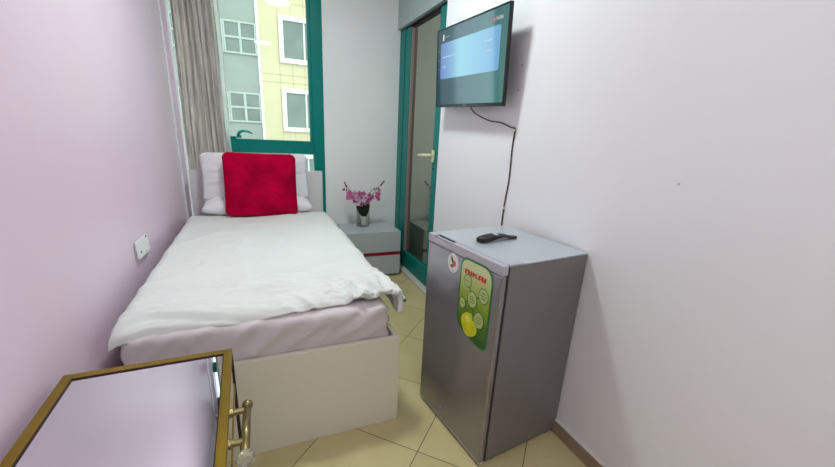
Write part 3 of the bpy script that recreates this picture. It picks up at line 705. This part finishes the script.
# ---- cable, clips and wall plugs
def spline(pts, n=10):
    out = []; P_ = [Vector(p) for p in pts]; P_ = [P_[0]*2-P_[1]] + P_ + [P_[-1]*2-P_[-2]]
    for i in range(1, len(P_)-2):
        for k in range(n):
            t = k/n; a, b_, c, d = P_[i-1:i+3]
            out.append(.5*((2*b_) + (-a+c)*t + (2*a-5*b_+4*c-d)*t*t + (-a+3*b_-3*c+d)*t*t*t))
    out.append(P_[-2]); return out
cb = thing('television_cable', 'thin brown cable running from the television down behind the fridge', 'cable', (XR, 1.6, .8))
bm = bmesh.new()
tube(bm, spline([(1.125, 1.97, 1.47), (1.13, 1.925, 1.405), (1.15, 1.80, 1.360), (1.165, 1.70, 1.347), (1.170, 1.62, 1.326), (1.1705, 1.587, 1.322)]) + spline([(1.1705, 1.582, 1.316), (1.1705, 1.588, 1.22), (1.1705, 1.583, 1.08), (1.1705, 1.597, .95), (1.1705, 1.600, .86), (1.171, 1.60, .70), (1.171, 1.60, .35)], 8), .0034, 8)
obj('cable_run', bm, 'cable', cb, sm=True)
for (y, z) in ((1.583, 1.312), (1.596, .925)):
    o = obj('cable_clip', B((1.1645, 1.1745, y-.007, y+.007, z-.004, z+.004)), 'cream', cb, bevel=0.001)
for (y, z, lab) in ((1.590, 1.600, 'upper small grey plug in the white wall beside the television'), (1.597, 1.494, 'lower small grey plug in the white wall beside the television'), (.746, 1.165, 'lone tiny plug in the bare middle of the white wall')):
    bm = bmesh.new(); tube(bm, [(XR-.004, y, z), (XR+.002, y, z)], .0055 if y > 1 else .0035, 12)
    o = obj('wall_plug', bm, mat('grey plastic plug', (196, 193, 196), .5), None); tag(o, lab, 'wall plug', 'wall plugs')

# ------------------------------------------------------------------ socket on the pink wall
so = thing('wall_socket', 'white double socket plate standing slightly proud of the pink wall beside the bed', 'socket', (XL, 2.115, .683))
bm = B((0, .008, -.10, .10, -.042, .042)); bm.transform(Matrix.Rotation(R_(-3.0), 4, 'X'))
bm.transform(Matrix.Translation((.008, 0, 0)) @ Matrix.Rotation(R_(-4), 4, 'Y'))
obj('socket_plate', bm, 'white_plastic', so, world=False, bevel=0.003)
obj('back_box', B((0, .008, -.090, .090, -.036, .036)), 'white_plastic', so, world=False)
for (y, z) in ((-.062, -.012), (-.050, -.012), (.02, -.03), (.06, .036)): obj('socket_hole', B((.0145, .0185, y-.003, y+.003, z-.003, z+.003)), 'dark', so, world=False)

# ------------------------------------------------------------------ mirrored chest in the foreground
ch = thing('mirrored_chest', 'low mirrored chest with a gold frame and brass bar handle in front of the bed', 'chest', (-.31, .80, 0), R_(1.2))
# local extents
cx0, cx1, cy0, cy1, cz = -.205, .206, -.37, .362, .600
fw = .024
obj('chest_body', B((cx0+.008, cx1-.012, cy0+.008, cy1-.008, .04, cz-.019)), 'mirror', ch, world=False, bevel=0.001)
fr_ = B((cx0, cx0+fw, cy0, cy1, cz-.018, cz), (cx1-fw*.9, cx1, cy0, cy1, cz-.018, cz), (cx0+fw, cx1-fw*.9, cy1-fw, cy1, cz-.018, cz), (cx0+fw, cx1-fw*.9, cy0, cy0+fw, cz-.018, cz))
obj('top_frame', fr_, 'gold', ch, world=False, bevel=0.002)
il = fw-.0015
obj('inner_lip', B((cx0+fw, cx0+fw+.0022, cy0+fw, cy1-fw, cz-.0035, cz-.0005), (cx1-fw*.9-.0022, cx1-fw*.9, cy0+fw, cy1-fw, cz-.0035, cz-.0005), (cx0+fw+.0022, cx1-fw*.9-.0022, cy1-fw-.0022, cy1-fw, cz-.0035, cz-.0005), (cx0+fw+.0022, cx1-fw*.9-.0022, cy0+fw, cy0+fw+.0022, cz-.0035, cz-.0005)), 'gold_dark', ch, world=False)
obj('mirror_top', B((cx0+fw+.0005, cx1-fw*.9-.0005, cy0+fw+.0005, cy1-fw-.0005, cz-.018, cz-.004)), 'mirror', ch, world=False)
xf = cx1-.012
dr = obj('drawer', B((xf+.0003, xf+.009, cy0+.02, cy1-.022, .485, .575)), 'mirror', ch, world=False, bevel=0.001)
obj('front_trim', B((xf+.0003, xf+.011, cy0+.01, cy1-.012, .468, .484)), 'gold', ch, world=False, bevel=0.002)
obj('corner_trim', B((xf-.004, xf+.0125, cy1-.021, cy1-.003, .04, cz-.019)), 'gold_dark', ch, world=False)
obj('front_panel', B((xf+.0003, xf+.008, cy0+.02, cy1-.022, .06, .466)), 'mirror', ch, world=False, bevel=0.001)
obj('front_trim', B((xf+.0003, xf+.011, cy0+.01, cy1-.012, .042, .058)), 'gold', ch, world=False, bevel=0.002)
for (x, y) in ((cx0+.03, cy0+.03), (cx0+.03, cy1-.03), (cx1-.03, cy0+.03), (cx1-.03, cy1-.03)):
    obj('foot', B((x-.018, x+.018, y-.018, y+.018, 0, .0395)), 'gold', ch, world=False, bevel=0.003)
# bar handle along the drawer, two posts, brass knob at the far end, crystal ball at the near end
hm = ROOTS[ch.name].inverted()
def L3(x, y, z): return hm @ Vector((x, y, z))
hz = .530
bm = bmesh.new(); tube(bm, [L3(-.0735, .795, hz), L3(-.0705, .958, hz)], .0105, 14)
hb = obj('handle_bar', bm, 'brass', dr, world=False, sm=True)
for y in (.832, .946):
    bm = bmesh.new(); tube(bm, [L3(-.1105, y, hz), L3(-.104, y, hz), L3(-.1035, y, hz), L3(-.072, y, hz)], [.013, .013, .0085, .0085], 12); obj('handle_post', bm, 'brass', dr, world=False, sm=False)
bm = bmesh.new(); c = L3(-.0705, .966, hz)
bmesh.ops.create_uvsphere(bm, u_segments=16, v_segments=10, radius=.0145, matrix=Matrix.Translation(c)); obj('handle_knob', bm, 'brass', dr, world=False, sm=True)
bm = bmesh.new(); bmesh.ops.create_icosphere(bm, subdivisions=2, radius=.022, matrix=Matrix.Translation(L3(-.0715, .775, hz)))
o = obj('crystal_knob', bm, 'crystal', dr, world=False); o['label'] = 'faceted clear crystal ball'

# ------------------------------------------------------------------ outside: the building across the street
K = 20/15.; FY = 20.
def fz(z): return 1.27+(z-1.27)*K
bd = thing('apartment_building', 'yellow panelled apartment building with white framed windows seen through the window', 'building', (0, FY, -8))
yel = mat('yellow facade cladding', (212, 197, 160), .8, var=.03, scale=.5)
gre = mat('grey green curtain wall', (150, 154, 146), .3, var=.08, scale=.6)
whf = mat('white facade frame', (240, 244, 240), .6)
gls = mat('facade window glass', (120, 128, 120), .15, var=.18, scale=1.2, spec=.8)
glf = mat('pale facade panel', (182, 188, 180), .3, var=.08, scale=.8)
obj('yellow_wall', B((.38*K, 9, FY, FY+6, -8, 11)), yel, bd)
obj('curtain_wall', B((-9, .30*K, FY+.05, FY+6, -8, 11)), gre, bd)
obj('corner_pier', B((.30*K, .38*K, FY-.05, FY+.3, -8, 11)), whf, bd)
# yellow cladding joints as thin recess lines
jm = mat('cladding joint', (190, 176, 136), .8)
bm = bmesh.new()
for z in (fz(5.2), fz(3.0), fz(2.75), fz(.75)): box(bm, .385*K, 9, FY-.004, FY, z-.02, z+.02)
for k in range(8): box(bm, (.98+k*.42)*K-.015, (.98+k*.42)*K+.015, FY-.004, FY, -8, 11)
obj('cladding_joints', bm, jm, bd)
pit = 2.25*K
for col_ in range(4):
    for r_ in range(-3, 4):
        z0_, z1_ = fz(1.14)+r_*pit, fz(2.575)+r_*pit; xa, xb = (1.0+col_*2.4)*K, (2.65+col_*2.4)*K
        if z1_ > 10.5: continue
        t_ = .14*K
        wf = obj('facade_window', B((xa, xa+t_, FY-.12, FY-.005, z0_, z1_), (xb-t_, xb, FY-.12, FY-.005, z0_, z1_), (xa+t_, xb-t_, FY-.12, FY-.005, z0_, z0_+t_), (xa+t_, xb-t_, FY-.12, FY-.005, z1_-t_, z1_), ((xa+xb)/2-.03, (xa+xb)/2+.03, FY-.06, FY-.03, z0_+t_, z1_-t_)), whf, bd)
        obj('window_glass', B((xa+t_, xb-t_, FY-.03, FY-.006, z0_+t_, z1_-t_)), gls, wf)
# curtain wall: sub-framed windows and pale spandrels
for r_ in range(-2, 3):
    zt = fz(4.42)+r_*pit*.95; zb = zt-.86*K*1.0; z_mid = (zt+zb)/2
    for c_ in range(-4, 1):
        xa, xb = (-.64+c_*.98)*K, (.24+c_*.98)*K
        bm = B((xa, xb, FY-.03, FY+.045, zt, zt+.07), (xa, xb, FY-.03, FY+.045, zb-.07, zb), (xa-.06, xa, FY-.03, FY+.045, zb-.07, zt+.07), (xb, xb+.06, FY-.03, FY+.045, zb-.07, zt+.07),
               ((xa+xb)/2-.05, (xa+xb)/2+.05, FY-.03, FY+.045, zb, zt), (xa, (xa+xb)/2-.05, FY-.03, FY+.045, z_mid-.04, z_mid+.04), ((xa+xb)/2+.05, xb, FY-.03, FY+.045, z_mid-.04, z_mid+.04))
        wf = obj('facade_window', bm, glf, bd)
        obj('window_glass', B((xa, xb, FY+.01, FY+.045, zb, zt)), gls, wf)
gd = struct('ground', B((-30, 30, YB+1, 60, -8.2, -8)), mat('street asphalt', (140, 138, 134), .9, var=.08))

# ------------------------------------------------------------------ daylight
wd = bpy.data.worlds.new('sky'); bpy.context.scene.world = wd; wd.use_nodes = True; nt = wd.node_tree
sk = nt.nodes.new('ShaderNodeTexSky'); sk.sky_type = 'HOSEK_WILKIE'; sk.turbidity = 4; sk.sun_direction = (.25, -.6, .75)
mx = nt.nodes.new('ShaderNodeMix'); mx.data_type = 'RGBA'; mx.inputs['Factor'].default_value = .8; mx.inputs['B'].default_value = (.86, .93, 1, 1)
nt.links.new(sk.outputs[0], mx.inputs['A']); nt.links.new(mx.outputs['Result'], nt.nodes['Background'].inputs[0])
nt.nodes['Background'].inputs[1].default_value = 2.7
sl = bpy.data.lights.new('sun', 'SUN'); sl.energy = 1.15; sl.angle = R_(1.5); sl.color = (1, .96, .88)
so_ = bpy.data.objects.new('sun', sl); C.objects.link(so_)
so_.rotation_euler = Vector((-.35, .85, -.75)).to_track_quat('-Z', 'Y').to_euler()   # shines on the facade opposite, never into the room

# ------------------------------------------------------------------ camera
yaw_, pit_, rol_, fpx, pcx, pcy = .41163784, .30157060, -.0521230, 374.052149, 418.194673, 250.716044
def rx_(a): return Matrix(((1, 0, 0), (0, math.cos(a), -math.sin(a)), (0, math.sin(a), math.cos(a))))
def ry_(a): return Matrix(((math.cos(a), 0, math.sin(a)), (0, 1, 0), (-math.sin(a), 0, math.cos(a))))
def rz_(a): return Matrix(((math.cos(a), -math.sin(a), 0), (math.sin(a), math.cos(a), 0), (0, 0, 1)))
Mc = rz_(rol_) @ rx_(pit_) @ ry_(yaw_)                       # (x right, y up, z back) world -> camera
Rw = Matrix((Mc.col[0], -Mc.col[2], Mc.col[1]))              # rows: world X, Y, Z in camera axes
cam = bpy.data.cameras.new('camera'); co = bpy.data.objects.new('camera', cam); C.objects.link(co)
co.matrix_world = Matrix.Translation((0, 0, 1.27)) @ Rw.to_4x4()
cam.sensor_fit = 'HORIZONTAL'; cam.sensor_width = 36; cam.lens = fpx/835*36
cam.shift_x = -(pcx-417.5)/835; cam.shift_y = (pcy-233.5)/835; cam.clip_start = .02; cam.clip_end = 200
sc_ = bpy.context.scene; sc_.camera = co
sc_.view_settings.view_transform = 'Standard'; sc_.view_settings.look = 'None'; sc_.view_settings.gamma = 1; sc_.view_settings.exposure = 0.0
